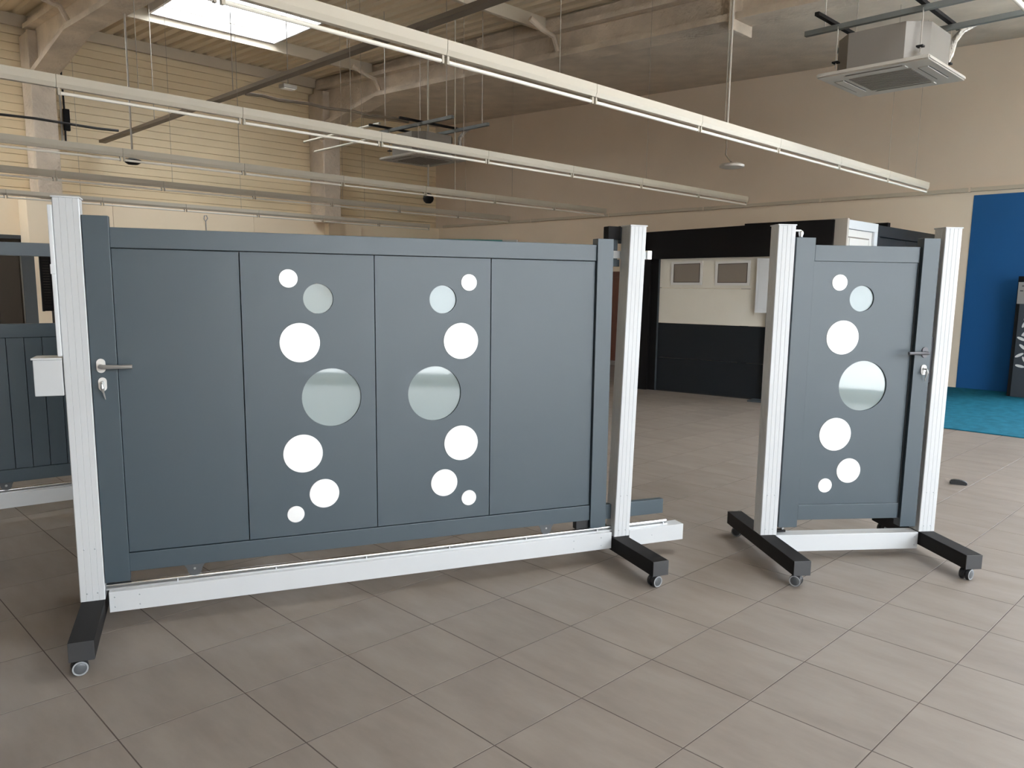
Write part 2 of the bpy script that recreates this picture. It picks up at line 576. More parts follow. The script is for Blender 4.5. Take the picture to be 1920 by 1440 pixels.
gable_prism(bm, GX + 0.0, GX + 0.25, lambda y: 3.1, crease, SIDE_Y1 + 0.03)
from_bm('plasterboard_wall', bm, m_gable, wall_right)
bm = bmesh.new()
gable_prism(bm, GX + 0.0, GX + 0.25, lambda y: SIDE_Z1, crease, ROOM_Y0, SIDE_Y1 + 0.03)
from_bm('plasterboard_wall', bm, m_gable, wall_right)
box('window_plinth', GX, GX + 0.25, ROOM_Y0, SIDE_Y1 + 0.03, -0.1, WIN_Z0, m_gable, wall_right)
box('wall_end', GX, GX + 0.25, ROOM_Y0, SIDE_Y0 - 0.03, WIN_Z0, SIDE_Z1, m_gable, wall_right)
for k in range(3):
    a, b = SIDE_Y0 + 2.1 * k, SIDE_Y0 + 2.1 * (k + 1)
    w = box('window_%d' % (8 + k), GX + 0.10, GX + 0.11, a + 0.03, b - 0.03, WIN_Z0 + 0.05, SIDE_Z1 - 0.05, m_glass)
    struct(w, 'tall clear pane at the glazed end of the gable wall', 'window')
    w['group'] = 'panes at the glazed end of the gable wall'
    box('window_frame', GX + 0.05, GX + 0.15, a - 0.03, a + 0.03, WIN_Z0, SIDE_Z1, m_alu_frame, w)
    box('window_frame', GX + 0.05, GX + 0.15, a + 0.03, b - 0.03, WIN_Z0, WIN_Z0 + 0.05, m_alu_frame, w)
    box('window_frame', GX + 0.05, GX + 0.15, a + 0.03, b - 0.03, SIDE_Z1 - 0.05, SIDE_Z1, m_alu_frame, w)
    if k == 2:
        box('window_frame', GX + 0.05, GX + 0.15, b - 0.03, b + 0.03, WIN_Z0, SIDE_Z1, m_alu_frame, w)
bm = bmesh.new()
gable_prism(bm, GX + 0.03, GX + 0.25, crease, lambda y: roof_z(y) + 0.15)
from_bm('sprayed_gable_top', bm, m_spray, wall_right)
trim = box('trim_1', GX - 0.05, GX + 0.01, SIDE_Y1 + 0.05, ROOM_Y1 - 0.35, 3.10, 3.16, m_purlin, None, 0.004)
struct(trim, 'thin beige rail running along the right wall', 'rail')
for y in [1.6 + 2.4 * k for k in range(6)]:
    box('rail_joint', GX - 0.055, GX - 0.0, y, y + 0.03, 3.095, 3.165, m_gable, trim)
box('blue_paint_field', GX - 0.012, GX + 0.01, SIDE_Y1 + 0.04, 3.955, 0, 3.045, m_blue, wall_right)['label'] = 'deep blue painted wall area'

# ---- near side wall and the glass front (both behind the camera, they give the light)
wall_back = box('wall_back', ROOM_X0 - 0.25, ROOM_X0, ROOM_Y0, ROOM_Y1 + 0.02, 0, 6.5, m_white_wall)
struct(wall_back, 'plain wall closing the hall behind the camera', 'wall')
wall_front = box('wall_front', ROOM_X0, ROOM_X1, ROOM_Y0 - 0.2, ROOM_Y0, WIN_Z1, 5.6, m_gable)
struct(wall_front, 'beige wall above the glass shop front behind the camera', 'wall')
box('window_plinth', ROOM_X0, ROOM_X1, ROOM_Y0 - 0.2, ROOM_Y0, -0.2, WIN_Z0, m_gable, wall_front)
box('wall_end', ROOM_X0, WIN_XS[0] - 0.03, ROOM_Y0 - 0.2, ROOM_Y0, WIN_Z0, WIN_Z1, m_gable, wall_front)
box('wall_end', WIN_XS[-1] + 0.03, ROOM_X1, ROOM_Y0 - 0.2, ROOM_Y0, WIN_Z0, WIN_Z1, m_gable, wall_front)
for k, (a, b) in enumerate(zip(WIN_XS, WIN_XS[1:])):
    zt = WIN_TOP[k]
    w = box('window_%d' % (k + 1), a + 0.03, b - 0.03, ROOM_Y0 - 0.11, ROOM_Y0 - 0.10, WIN_Z0 + 0.05, zt - 0.05, m_glass)
    struct(w, 'tall clear pane of the glass shop front', 'window')
    w['group'] = 'panes of the glass shop front'
    box('window_frame', a - 0.03, a + 0.03, ROOM_Y0 - 0.15, ROOM_Y0 - 0.05, WIN_Z0, zt, m_alu_frame, w)
    box('window_frame', a + 0.03, b - 0.03, ROOM_Y0 - 0.15, ROOM_Y0 - 0.05, WIN_Z0, WIN_Z0 + 0.05, m_alu_frame, w)
    box('window_frame', a + 0.03, b - 0.03, ROOM_Y0 - 0.15, ROOM_Y0 - 0.05, zt - 0.05, zt, m_alu_frame, w)
    box('window_frame', a + 0.03, b - 0.03, ROOM_Y0 - 0.14, ROOM_Y0 - 0.06, 0.90, 0.95, m_alu_frame, w)
    if k == len(WIN_XS) - 2:
        box('window_frame', b - 0.03, b + 0.03, ROOM_Y0 - 0.15, ROOM_Y0 - 0.05, WIN_Z0, zt, m_alu_frame, w)
pave = box('pavement', -40, 60, -60, ROOM_Y0 - 0.2, -0.25, -0.05, m_outside)
box('pavement_strip', GX + 0.25, 60, ROOM_Y0 - 0.2, 40, -0.25, -0.05, m_outside, pave)
struct(pave, 'pale concrete forecourt outside the glass front', 'pavement')

bld = box('building', -30, 45, -42, -34, -0.05, 7.5, m_facade)
struct(bld, 'grey building across the forecourt, seen only in reflections', 'building')
for k in range(14):
    for z0 in (0.9, 4.3):
        box('window_pane', -28 + 5.2 * k, -25.4 + 5.2 * k, -34.02, -33.95, z0, z0 + 1.7, m_garage_pane, bld)
van = empty('parked_van', (2.2, -16.5, -0.05))
struct(van, 'white van parked outside, seen only in reflections', 'van')
prism('van_body', [(-2.4, 0.35), (2.3, 0.35), (2.4, 0.95), (1.75, 1.15), (1.05, 2.0), (-2.35, 2.05)], 'y', -0.95, 0.95, m_cool_white, van)
prism('van_window', [(1.55, 1.15), (0.98, 1.88), (0.30, 1.88), (0.30, 1.15)], 'y', 0.94, 0.96, m_garage_frame, van)
for x in (-1.5, 1.5):
    lathe('wheel', [(0, 0.33), (0.22, 0.33)], (x, 0.74, 0.33), (0, 1, 0), m_rubber, van, 20)

# ---- roof deck (trapezoidal steel sheet), skylight opening left free
def deck(bm, x0, x1, y0, y1):
    pitch = 0.25
    n = max(1, round((x1 - x0) / pitch))
    p = (x1 - x0) / n
    prof = []
    for k in range(n):
        b = x0 + k * p
        prof += [(b, 0.0), (b + p * 0.50, 0.0), (b + p * 0.60, 0.055), (b + p * 0.90, 0.055)]
    prof.append((x1, 0.0))
    rows = []
    for y in (y0, y1):
        rows.append([bm.verts.new((x, y, roof_z(y) + h)) for x, h in prof])
    for k in range(len(prof) - 1):
        bm.faces.new((rows[0][k], rows[0][k + 1], rows[1][k + 1], rows[1][k]))
    top = [[bm.verts.new((x, y, roof_z(y) + 0.12)) for x in (x0, x1)] for y in (y0, y1)]
    bm.faces.new((top[0][0], top[0][1], top[1][1], top[1][0]))


ceiling = None
RX0, RX1, RY0, RY1 = ROOM_X0, ROOM_X1 + 0.1, ROOM_Y0 - 0.2, ROOM_Y1 + 0.1
for a, b in ((RX0, -0.70), (-0.70, 1.60), (1.60, 5.62), (5.62, 7.92), (7.92, RX1)):
    bm = bmesh.new()
    y = RY0
    for q in sorted((q for q in SKYLIGHTS if abs(q[0] - a) < 0.01), key=lambda q: q[2]):
        deck(bm, a, b, y, q[2])
        y = q[3]
    deck(bm, a, b, y, RY1)
    o = from_bm('ceiling' if ceiling is None else 'roof_sheet', bm, m_deck, ceiling)
    if ceiling is None:
        ceiling = o
bm = bmesh.new()
ys = (ROOM_Y0, ROOM_Y1)
vv = [[bm.verts.new((x, y, zz)) for x, zz in ((10.50, 5.625 + 0.036 * (y - 17.33)), (GX + 0.04, crease(y) + 0.004), (GX + 0.04, roof_z(y)), (10.50, roof_z(y)))] for y in ys]
for k in range(4):
    bm.faces.new((vv[0][k], vv[0][(k + 1) % 4], vv[1][(k + 1) % 4], vv[1][k]))
bm.faces.new(vv[0][::-1]); bm.faces.new(vv[1])
struct(from_bm('trim_2', bm, m_soffit), 'rough sprayed soffit between rafter and gable wall', 'soffit')
struct(ceiling, 'ribbed steel roof deck with dull beige underside', 'ceiling')

for n, SKY in enumerate(SKYLIGHTS):
    sky = empty('window_%d' % (5 + n), (0, 0, 0))
    struct(sky, ('bright rectangular skylight in the roof at upper left', 'unseen skylight added above the two gates to light the floor', 'unseen skylight added over the left end of the hall to light the siding')[n], 'skylight')
    zs = roof_z((SKY[2] + SKY[3]) / 2)
    box('skylight_pane', SKY[0] - 0.05, SKY[1] + 0.05, SKY[2] - 0.05, SKY[3] + 0.05, zs + 0.30, zs + 0.32, m_skylight, sky)
    for a in ((SKY[0] - 0.04, SKY[0], SKY[2], SKY[3]), (SKY[1], SKY[1] + 0.04, SKY[2], SKY[3]), (SKY[0] - 0.04, SKY[1] + 0.04, SKY[2] - 0.04, SKY[2]), (SKY[0] - 0.04, SKY[1] + 0.04, SKY[3], SKY[3] + 0.04)):
        box('skylight_kerb', *a, zs - 0.06, zs + 0.30, m_white_gloss, sky)
    tube('safety_bar', [(SKY[0], SKY[3] - 0.28, zs + 0.02), (SKY[1] - 0.28, SKY[3] - 0.28, zs + 0.02), (SKY[1] - 0.28, SKY[2], zs + 0.02)], 0.012, m_rod, sky, 8)

# ---- purlins
for y, lab in ((17.20, 'beige roof purlin along the eave above the cream siding'), (14.86, 'beige roof purlin along the far edge of the skylight'),
               (12.30, 'beige roof purlin along the near edge of the skylight'), (9.75, 'beige roof purlin crossing above the nearest light row')):
    zt = roof_z(y)
    p = prism('roof_purlin', [(y - 0.035, zt - 0.21), (y + 0.035, zt - 0.21), (y + 0.035, zt - 0.19), (y - 0.015, zt - 0.19), (y - 0.015, zt - 0.02), (y + 0.035, zt - 0.02), (y + 0.035, zt), (y - 0.035, zt)],
              'x', ROOM_X0, 10.24, m_purlin)
    tag(p, lab, 'purlin', 'roof purlins')


# ---- portal frames: column + rafter, sprayed with fireproofing
def portal_frame(xc, hw, label):
    root = empty('steel_frame', (xc, 17.0, 0))
    tag(root, label, 'steel frame', 'sprayed steel frames')
    yb = 16.62

    def zb(y):
        return 5.60 + 0.036 * (y - 17.33)

    def L(y):
        return y - 17.0
    # column
    box('column', -hw, hw, L(yb), L(yb) + 0.10, 3.0, 5.95, m_spray, root, 0.02)
    box('column_web', -hw + 0.03, hw - 0.03, L(yb) + 0.10, L(17.30), 3.0, 5.95, m_spray, root)
    # rafter, bottom flange with the haunch towards the column
    prof = [(yb, 5.16), (14.55, zb(14.55)), (-5.1, zb(-5.1)), (-5.1, zb(-5.1) + 0.09), (14.55, zb(14.55) + 0.09), (yb, 5.26)]
    bm = bmesh.new()
    for half, pr in ((hw, prof),):
        A = [bm.verts.new((-half, L(y), z)) for y, z in pr]
        B = [bm.verts.new((half, L(y), z)) for y, z in pr]
        for k in range(len(pr)):
            bm.faces.new((A[k], A[(k + 1) % len(pr)], B[(k + 1) % len(pr)], B[k]))
        bm.faces.new(A[::-1]); bm.faces.new(B)
    from_bm('rafter_flange', bm, m_spray, root)
    prof = [(yb + 0.3, 5.22), (14.55, zb(14.55) + 0.05), (-5.1, zb(-5.1) + 0.05), (-5.1, roof_z(-5.1) - 0.03), (17.3, roof_z(17.3) - 0.03), (17.3, 5.22)]
    prism('rafter_web', [(L(y), z) for y, z in prof], 'x', -0.05, 0.05, m_spray, root)
    prof = [(-5.1, roof_z(-5.1) - 0.30), (16.9, roof_z(16.9) - 0.30), (16.9, roof_z(16.9) - 0.22), (-5.1, roof_z(-5.1) - 0.22)]
    prism('rafter_top_flange', [(L(y), z) for y, z in prof], 'x', -hw, hw, m_spray, root)
    for y in (14.45, 9.35):
        x0, x1 = -hw - 0.55, -hw + 0.06
        pts = [(x0, L(y) + 0.06, roof_z(y) - 0.22), (x0 + 0.25, L(y) + 0.02, roof_z(y) - 0.34), (x1 - 0.12, L(y), zb(y) + 0.32), (x1, L(y), zb(y) + 0.10)]
        tube('fly_brace', pts, 0.045, m_spray, root, 8)
    return root


portal_frame(4.36, 0.20, 'rough sprayed steel column and haunched rafter at upper left')
fr2 = portal_frame(10.32, 0.22, 'rough sprayed steel column and rafter in front of the gable wall')
box('splice_plate', -0.26, 0.26, 6.02 - 17.0, 6.10 - 17.0, 5.05, 5.90, m_spray, fr2, 0.015)

# ================================================================== GATE DISPLAYS
POST_W = 0.098


def post(root, u0, z0, z1, lean=0.0, capped=True):
    """square aluminium post with three fine grooves on every face"""
    w = POST_W
    g, d = 0.0011, 0.0012
    side = []
    for t in (0.25, 0.5, 0.75):
        side += [(t * w - g, 0), (t * w, d), (t * w + g, 0)]
    pts = []
    pts += [(0.003, 0)] + [(a, b) for a, b in side] + [(w - 0.003, 0)]
    pts += [(w, 0.003)] + [(w - b, a) for a, b in side] + [(w, w - 0.003)]
    pts += [(w - 0.003, w)] + [(w - a, w - b) for a, b in side] + [(0.003, w)]
    pts += [(0, w - 0.003)] + [(b, w - a) for a, b in side] + [(0, 0.003)]
    bm = bmesh.new()
    sh = math.tan(lean)
    A = [bm.verts.new((u0 + p[0], p[1], z0)) for p in pts]
    B = [bm.verts.new((u0 + p[0] + sh * (z1 - z0), p[1], z1)) for p in pts]
    n = len(pts)
    for k in range(n):
        bm.faces.new((A[k], A[(k + 1) % n], B[(k + 1) % n], B[k]))
    bm.faces.new(A[::-1]); bm.faces.new(B)
    o = from_bm('post', bm, m_alu, root)
    if capped:
        s = sh * (z1 - z0)
        box('post_cap', u0 + s - 0.004, u0 + s + w + 0.004, -0.004, w + 0.004, z1, z1 + 0.007, m_alu, o, 0.0015)
    for dz in (0.035, 0.235):
        for du in (0.028, 0.070):
            screw(o, u0 + du + sh * dz, 0.0, z0 + dz)
    return o


_screw_me = []


def screw(parent, u, v, z):
    if not _screw_me:
        s = lathe('screw', [(0.0, 0.0035), (0.0012, 0.0035), (0.002, 0.002)], (0, 0, 0), (0, -1, 0), m_screw, parent, 10)
        _screw_me.append(s)
        s.location = (u, v, z)
        return s
    return copy_part(_screw_me[0], parent, (u, v, z))


def caster(root, u, v, turn):
    c = empty('caster', (u, v, 0), turn)
    c.parent = root
    # twin wheels either side of a hood, wheel axle along local x
    for s in (-1, 1):
        lathe('wheel', [(0.0, 0.024), (0.003, 0.0315), (0.014, 0.0315), (0.019, 0.029)], (s * 0.006, 0, 0.0315), (s, 0, 0), m_rubber, c, 28)
        lathe('wheel_rim', [(0.0, 0.029), (0.0018, 0.0285), (0.0018, 0.024), (0.0005, 0.0235)], (s * 0.025, 0, 0.0315), (s, 0, 0), m_rim, c, 28)
        lathe('hub_cap', [(0.0, 0.0235), (0.002, 0.021), (0.003, 0.010), (0.0032, 0.002)], (s * 0.0253, 0, 0.0315), (s, 0, 0), m_hub, c, 24)
    bm = bmesh.new()
    pr = [(0.030 * math.cos(t), 0.034 + 0.030 * math.sin(t)) for t in [PI * k / 10 for k in range(-1, 12)]]
    A = [bm.verts.new((-0.0055, a, b)) for a, b in pr]
    B = [bm.verts.new((0.0055, a, b)) for a, b in pr]
    for k in range(len(pr)):
        bm.faces.new((A[k], A[(k + 1) % len(pr)], B[(k + 1) % len(pr)], B[k]))
    bm.faces.new(A[::-1]); bm.faces.new(B)
    from_bm('caster_hood', bm, m_rubber, c)
    tube('caster_stem', [(0, 0.012, 0.050), (0, 0.012, 0.069)], 0.010, m_rubber, c, 12)
    return c


def foot(root, u0, v0, v1, w=0.092, turns=(0.3, 2.0)):
    f = box('foot', u0, u0 + w, v0 + 0.004, v1 - 0.004, 0.066, 0.1445, m_black, root, 0.003)
    box('end_cap', u0 + 0.0005, u0 + w - 0.0005, v0 - 0.001, v0 + 0.0035, 0.0665, 0.144, m_cap, f, 0.001)
    box('end_cap', u0 + 0.0005, u0 + w - 0.0005, v1 - 0.0035, v1 + 0.001, 0.0665, 0.144, m_cap, f, 0.001)
    caster(root, u0 + w * 0.36, v0 + 0.035, turns[0])
    caster(root, u0 + w * 0.5, v1 - 0.06, turns[1])
    return f


def stadium(name, u, z, w, h, v0, v1, material, parent):
    pts = []
    r = w / 2
    for k in range(13):
        t = PI * k / 12
        pts.append((u + r * math.cos(t), z + (h / 2 - r) + r * math.sin(t)))
    for k in range(13):
        t = PI + PI * k / 12
        pts.append((u + r * math.cos(t), z - (h / 2 - r) + r * math.sin(t)))
    return prism(name, pts, 'y', v1, v0, material, parent)


def lever_set(root, u, z, v, direction, lever_mat, plate_mat, zlock, key=True, black_plate=False):
    h = stadium('handle_plate', u, z, 0.034, 0.060, v - 0.007, v, plate_mat, root)
    L = 0.122 * direction
    tube('lever', [(u, v - 0.005, z - 0.002), (u, v - 0.030, z - 0.002), (u + 0.006 * direction, v - 0.042, z - 0.002), (u + 0.016 * direction, v - 0.046, z - 0.002), (u + L, v - 0.046, z - 0.003)],
         [0.0095, 0.0095, 0.0095, 0.0092, 0.0088], lever_mat, h, 16)
    k = stadium('lock_plate', u + 0.002, zlock, 0.032, 0.058, v - 0.006, v, m_satin, root)
    lathe('lock_cylinder', [(0, 0.0085), (0.004, 0.0085), (0.005, 0.0075)], (u + 0.002, v - 0.006, zlock + 0.006), (0, -1, 0), m_zinc, k, 20)
    stadium('lock_body', u + 0.002, zlock - 0.009, 0.009, 0.026, v - 0.009, v - 0.006, m_zinc, k)
    if key:
        box('key', u + 0.0005, u + 0.0035, v - 0.035, v - 0.009, zlock + 0.001, zlock + 0.010, m_steel, k, 0.0006)
        bm = bmesh.new()
        add_tube(bm, [(u + 0.002, v - 0.037, zlock + 0.004), (u + 0.003, v - 0.035, zlock - 0.012), (u + 0.004, v - 0.028, zlock - 0.030)], [0.004, 0.009, 0.005], 8)
        from_bm('key_head', bm, m_zinc, k, True)
        tube('spare_key', [(u + 0.004, v - 0.030, zlock - 0.024), (u + 0.007, v - 0.018, zlock - 0.046), (u + 0.010, v - 0.014, zlock - 0.064)], [0.004, 0.0035, 0.002], m_zinc, k, 8)
    return h


DISC_LEFT = [(0.920, 1.557, 0.0415, 0), (1.053, 1.466, 0.0690, 1), (0.964, 1.263, 0.0915, 0), (1.106, 1.000, 0.1395, 1), (0.965, 0.737, 0.0915, 0), (1.060, 0.535, 0.0705, 0), (0.924, 0.444, 0.0400, 0)]
DISC_RIGHT = [(1.791, 1.551, 0.0410, 0), (1.657, 1.466, 0.0690, 1), (1.750, 1.260, 0.0905, 0), (1.614, 0.999, 0.1370, 1), (1.752, 0.739, 0.0900, 0), (1.662, 0.537, 0.0700, 0), (1.795, 0.446, 0.0400, 0)]
DISC_SMALL = [(0.385, 1.579, 0.0445, 0), (0.523, 1.492, 0.0720, 1), (0.424, 1.275, 0.0950, 0), (0.568, 1.001, 0.1430, 1), (0.422, 0.723, 0.0950, 0), (0.519, 0.510, 0.0720, 0), (0.383, 0.424, 0.0415, 0)]


def decorated_panel(root, u0, u1, z0, z1, v0, v1, discs):
    p = sheet_with_holes('infill_panel', u0, u1, z0, z1, v0, v1, [(a, b, r) for a, b, r, g in discs if g], m_anthra, root)
    for a, b, r, g in discs:
        if g:
            lathe('glass_roundel', [(0, r - 0.0005), (0.008, r - 0.0005)], (a, v0 + 0.009, b), (0, 1, 0), m_frost, p, 48)['label'] = 'pale frosted glass roundel'
        else:
            lathe('metal_disc', [(0, r), (0.0025, r), (0.0035, r - 0.001)], (a, v0, b), (0, -1, 0), m_disc, p, 48)['label'] = 'round white metal disc'
    return p


# ---- 1. the big sliding gate
G1 = (0.956, 3.646, math.radians(-22.483))
g1 = empty('sliding_gate', (G1[0], G1[1], 0), G1[2])
tag(g1, 'large anthracite sliding gate with white bubbles on a silver wheeled stand', 'gate')
foot(g1, 0.004, -0.432, 0.49, turns=(1.75, 0.4))
foot(g1, 2.640, -0.432, 0.49, turns=(-1.35, 2.2))
post(g1, 0.0, 0.145, 1.868)
post(g1, 2.652, 0.145, 1.862, lean=math.radians(1.40))
bar = box('base_beam', 0.112, 2.636, 0.0, 0.085, 0.081, 0.1745, m_alu, g1, 0.002)
for du in (0.135, 0.235, 2.40, 2.57):
    for dz in (0.105, 0.150):
        screw(bar, du, 0.0, dz)
stub = box('base_beam', 2.750, 3.112, 0.0, 0.085, 0.081, 0.1745, m_alu, g1, 0.002)
screw(stub, 2.90, 0.0, 0.130)
tr = box('track_base', 0.100, 3.02, 0.028, 0.062, 0.1745, 0.182, m_zinc, g1)
tube('track_rail', [(0.100, 0.045, 0.1915), (3.02, 0.045, 0.1915)], 0.0098, m_chrome, g1, 16)
for k in range(7):
    u = 0.39 + 0.433 * k
    if u < 3.0:
        box('rail_clip', u, u + 0.006, 0.026, 0.034, 0.1745, 0.192, m_alu, tr)
# leaf
SV, RV, PV = 0.010, 0.018, 0.024            # fronts of stiles, rails, panels
BV = 0.066
box('stile', 0.1005, 0.2005, SV, BV, 0.2140, 1.8035, m_anthra, g1, 0.0025)
box('stile', 2.502, 2.597, SV - 0.004, BV, 0.2095, 1.7900, m_anthra, g1, 0.0025)
box('rail', 0.2005, 2.502, RV, BV, 1.674, 1.758, m_anthra, g1, 0.002)
box('rail', 0.2005, 2.502, RV, BV, 0.254, 0.338, m_anthra, g1, 0.002)
box('rail_tail', 2.600, 3.000, 0.050, 0.090, 0.238, 0.322, m_anthra, g1, 0.002)
cuts = [0.2025, 0.711, 1.317, 1.909, 2.499]
PZ0, PZ1 = 0.3415, 1.6705
GAP = 0.0022
box('infill_panel', cuts[0], cuts[1] - GAP, PV, BV - 0.01, PZ0, PZ1, m_anthra, g1, 0.0008, 1)
decorated_panel(g1, cuts[1] + GAP, cuts[2] - GAP, PZ0, PZ1, PV, BV - 0.01, DISC_LEFT)
decorated_panel(g1, cuts[2] + GAP, cuts[3] - GAP, PZ0, PZ1, PV, BV - 0.01, DISC_RIGHT)
box('infill_panel', cuts[3] + GAP, cuts[4], PV, BV - 0.01, PZ0, PZ1, m_anthra, g1, 0.0008, 1)
for c in cuts[1:4]:
    box('seam_strip', c - 0.012, c + 0.012, BV - 0.010, BV - 0.006, PZ0, PZ1, m_anthra_dark, g1)
for zz in (0.3397, 1.6723):
    box('seam_strip', 0.2005, 2.502, PV + 0.012, BV - 0.02, zz - 0.0018, zz + 0.0018, m_anthra_dark, g1)
lever_set(g1, 0.139, 1.178, SV, 1, m_steel, m_satin, 1.099)
for u in (0.467, 2.245):
    pr = [(u + 0.045, 0.250)] + [(u + 0.032 * math.cos(t), 0.229 + 0.034 * math.sin(t)) for t in [-PI * k / 14 for k in range(15)]] + [(u - 0.045, 0.250), (u - 0.045, 0.254), (u + 0.045, 0.254)]
    rb = prism('roller_bracket', pr, 'y', 0.034, 0.037, m_hub, g1)
    lathe('roller_wheel', [(0, 0.026), (0.012, 0.026)], (u, 0.039, 0.2255), (0, 1, 0), m_rubber, rb, 24)
    lathe('roller_bolt', [(0, 0.0055), (0.003, 0.005)], (u, 0.034, 0.230), (0, -1, 0), m_steel, rb, 12)
box('end_stop', 2.425, 2.500, 0.028, 0.070, 0.204, 0.254, m_rubber, g1, 0.003)
# guide bracket on the leaning post
gb = box('guide_bracket', 2.615, 2.690, 0.100, 0.160, 1.795, 1.865, m_blackbar, g1, 0.004)
box('guide_arm', 2.650, 2.682, 0.115, 0.135, 1.660, 1.795, m_slate, gb, 0.003)
tube('guide_roller', [(2.700, 0.118, 1.775), (2.700, 0.118, 1.868)], 0.014, m_slate, gb, 16)
box('clamp', 2.652, 2.862, 0.108, 0.140, 1.694, 1.735, m_alu, gb, 0.003)
box('clamp_plate', 2.862, 2.890, 0.095, 0.150, 1.692, 1.742, m_chrome, gb, 0.003)
box('catch_plate', 2.610, 2.690, 0.104, 0.118, 1.650, 1.688, m_slate, gb, 0.002)
# letter-box sized housing and conduit at the left post
hb = box('motor_housing', -0.110, -0.004, 0.000, 0.130, 1.057, 1.208, m_alu, g1, 0.003)
box('housing_lid', -0.116, -0.003, -0.006, 0.136, 1.208, 1.216, m_alu, hb, 0.002)
box('conduit', -0.018, -0.001, -0.004, 0.026, 1.222, 1.838, m_cool_white, g1, 0.003)
box('conduit_clip', -0.021, -0.001, -0.007, 0.029, 1.560, 1.600, m_cool_white, g1, 0.002)

# ---- 2. the small gate
G2 = (4.054, 2.085, math.radians(-38.411))
g2 = empty('garden_gate', (G2[0], G2[1], 0), G2[2])
tag(g2, 'narrow anthracite garden gate with white bubbles between two silver posts', 'gate')
foot(g2, -0.004, -0.436, 0.49, turns=(-2.3, 0.9))
foot(g2, 0.970, -0.415, 0.49, turns=(-1.08, 2.0))
post(g2, 0.0, 0.145, 1.880)
post(g2, 0.967, 0.145, 1.884)
b2 = box('base_beam', 0.094, 0.966, 0.0, 0.085, 0.0425, 0.1415, m_alu, g2, 0.002)
for du in (0.120, 0.945):
    for dz in (0.065, 0.115):
        screw(b2, du, 0.0, dz)
SV2, PV2, BV2 = 0.002, 0.030, 0.066
box('stile', 0.116, 0.226, PV2 - 0.010, BV2, 0.181, 1.820, m_anthra, g2, 0.002)
box('stile', 0.847, 0.944, SV2, BV2, 0.176, 1.828, m_anthra, g2, 0.002)
box('rail', 0.226, 0.838, PV2 - 0.010, BV2, 1.694, 1.781, m_anthra, g2, 0.002)
box('rail', 0.226, 0.838, PV2 - 0.010, BV2, 0.224, 0.314, m_anthra, g2, 0.002)
decorated_panel(g2, 0.2265, 0.846, 0.3145, 1.6935, PV2, BV2 - 0.01, DISC_SMALL)
box('stile_shade_strip', 0.838, 0.847, PV2 - 0.004, BV2, 0.224, 1.781, m_anthra_dark, g2)  # dark strip standing in for the shade beside the proud stile
lever_set(g2, 0.905, 1.196, SV2, -1, m_lever_dark, m_lever_dark, 1.097)
hg = tube('hinge_arm', [(0.098, 0.048, 1.856), (0.150, 0.048, 1.856)], 0.0065, m_chrome, g2, 12)
lathe('hinge_ball', [(0.0, 0.009), (0.010, 0.011), (0.020, 0.0135), (0.030, 0.0135), (0.036, 0.009)], (0.150, 0.048, 1.821), (0, 0, 1), m_chrome, hg, 20)
hg = box('lower_pivot', 0.098, 0.165, 0.030, 0.066, 0.150, 0.163, m_blackbar, g2, 0.002)
lathe('pivot_pin', [(0, 0.010), (0.018, 0.010)], (0.150, 0.048, 0.163), (0, 0, 1), m_chrome, hg, 16)
box('strike_plate', 0.956, 0.9668, 0.020, 0.060, 1.02, 1.28, m_lever_dark, g2, 0.001)

# ---- 3. the gate at the far left
G3 = (1.093, 5.777, math.radians(-7.83))
g3 = empty('slatted_gate', (G3[0], G3[1], 0), G3[2])
tag(g3, 'dark gate with an open top band and upright planks at the far left', 'gate')
U0, U1 = -1.30, 1.45
foot(g3, U0 - 0.11, -0.432, 0.49, turns=(0.5, 2.0))
foot(g3, U1 + 0.012, -0.432, 0.49, turns=(1.9, 0.2))
post(g3, U0 - 0.11, 0.145, 1.868)
post(g3, U1 + 0.012, 0.145, 1.868)
box('base_beam', U0 - 0.012, U1 + 0.008, 0.0, 0.085, 0.081, 0.1745, m_alu, g3, 0.002)
box('track_base', U0 - 0.012, U1 + 0.008, 0.028, 0.062, 0.1745, 0.182, m_zinc, g3)
tube('track_rail', [(U0 - 0.012, 0.045, 0.1915), (U1 + 0.008, 0.045, 0.1915)], 0.0098, m_chrome, g3, 16)
box('stile', U0, U0 + 0.10, 0.012, 0.066, 0.21, 1.80, m_anthra, g3, 0.002)
box('stile', U1 - 0.10, U1, 0.012, 0.066, 0.21, 1.80, m_anthra, g3, 0.002)
for z0, z1 in ((1.686, 1.769), (1.174, 1.260), (0.245, 0.327)):
    box('rail', U0 + 0.10, U1 - 0.10, 0.018, 0.066, z0, z1, m_anthra, g3, 0.002)
u = 0.105 - 0.0985 * 12 - 0.0985
k = 0
while u < U1 - 0.11:
    a, b = max(u, U0 + 0.101) + 0.0018, min(u + 0.0985, U1 - 0.101) - 0.0018
    if b - a > 0.02:
        box('plank', a, b, 0.028, 0.056, 0.329, 1.172, m_anthra, g3, 0.0015, 1)
    u += 0.0985
box('seam_strip', U0 + 0.1, U1 - 0.1, 0.052, 0.057, 0.329, 1.172, m_anthra_dark, g3)
for u in (0.046, 1.05):
    pr = [(u + 0.042, 0.243)] + [(u + 0.032 * math.cos(t), 0.224 + 0.032 * math.sin(t)) for t in [-PI * k / 14 for k in range(15)]] + [(u - 0.042, 0.243), (u - 0.042, 0.246), (u + 0.042, 0.246)]
    rb = prism('roller_bracket', pr, 'y', 0.034, 0.037, m_hub, g3)
    lathe('roller_wheel', [(0, 0.026), (0.012, 0.026)], (u, 0.039, 0.2255), (0, 1, 0), m_rubber, rb, 24)
    lathe('roller_bolt', [(0, 0.0075), (0.003, 0.007)], (u, 0.034, 0.222), (0, -1, 0), m_steel, rb, 12)

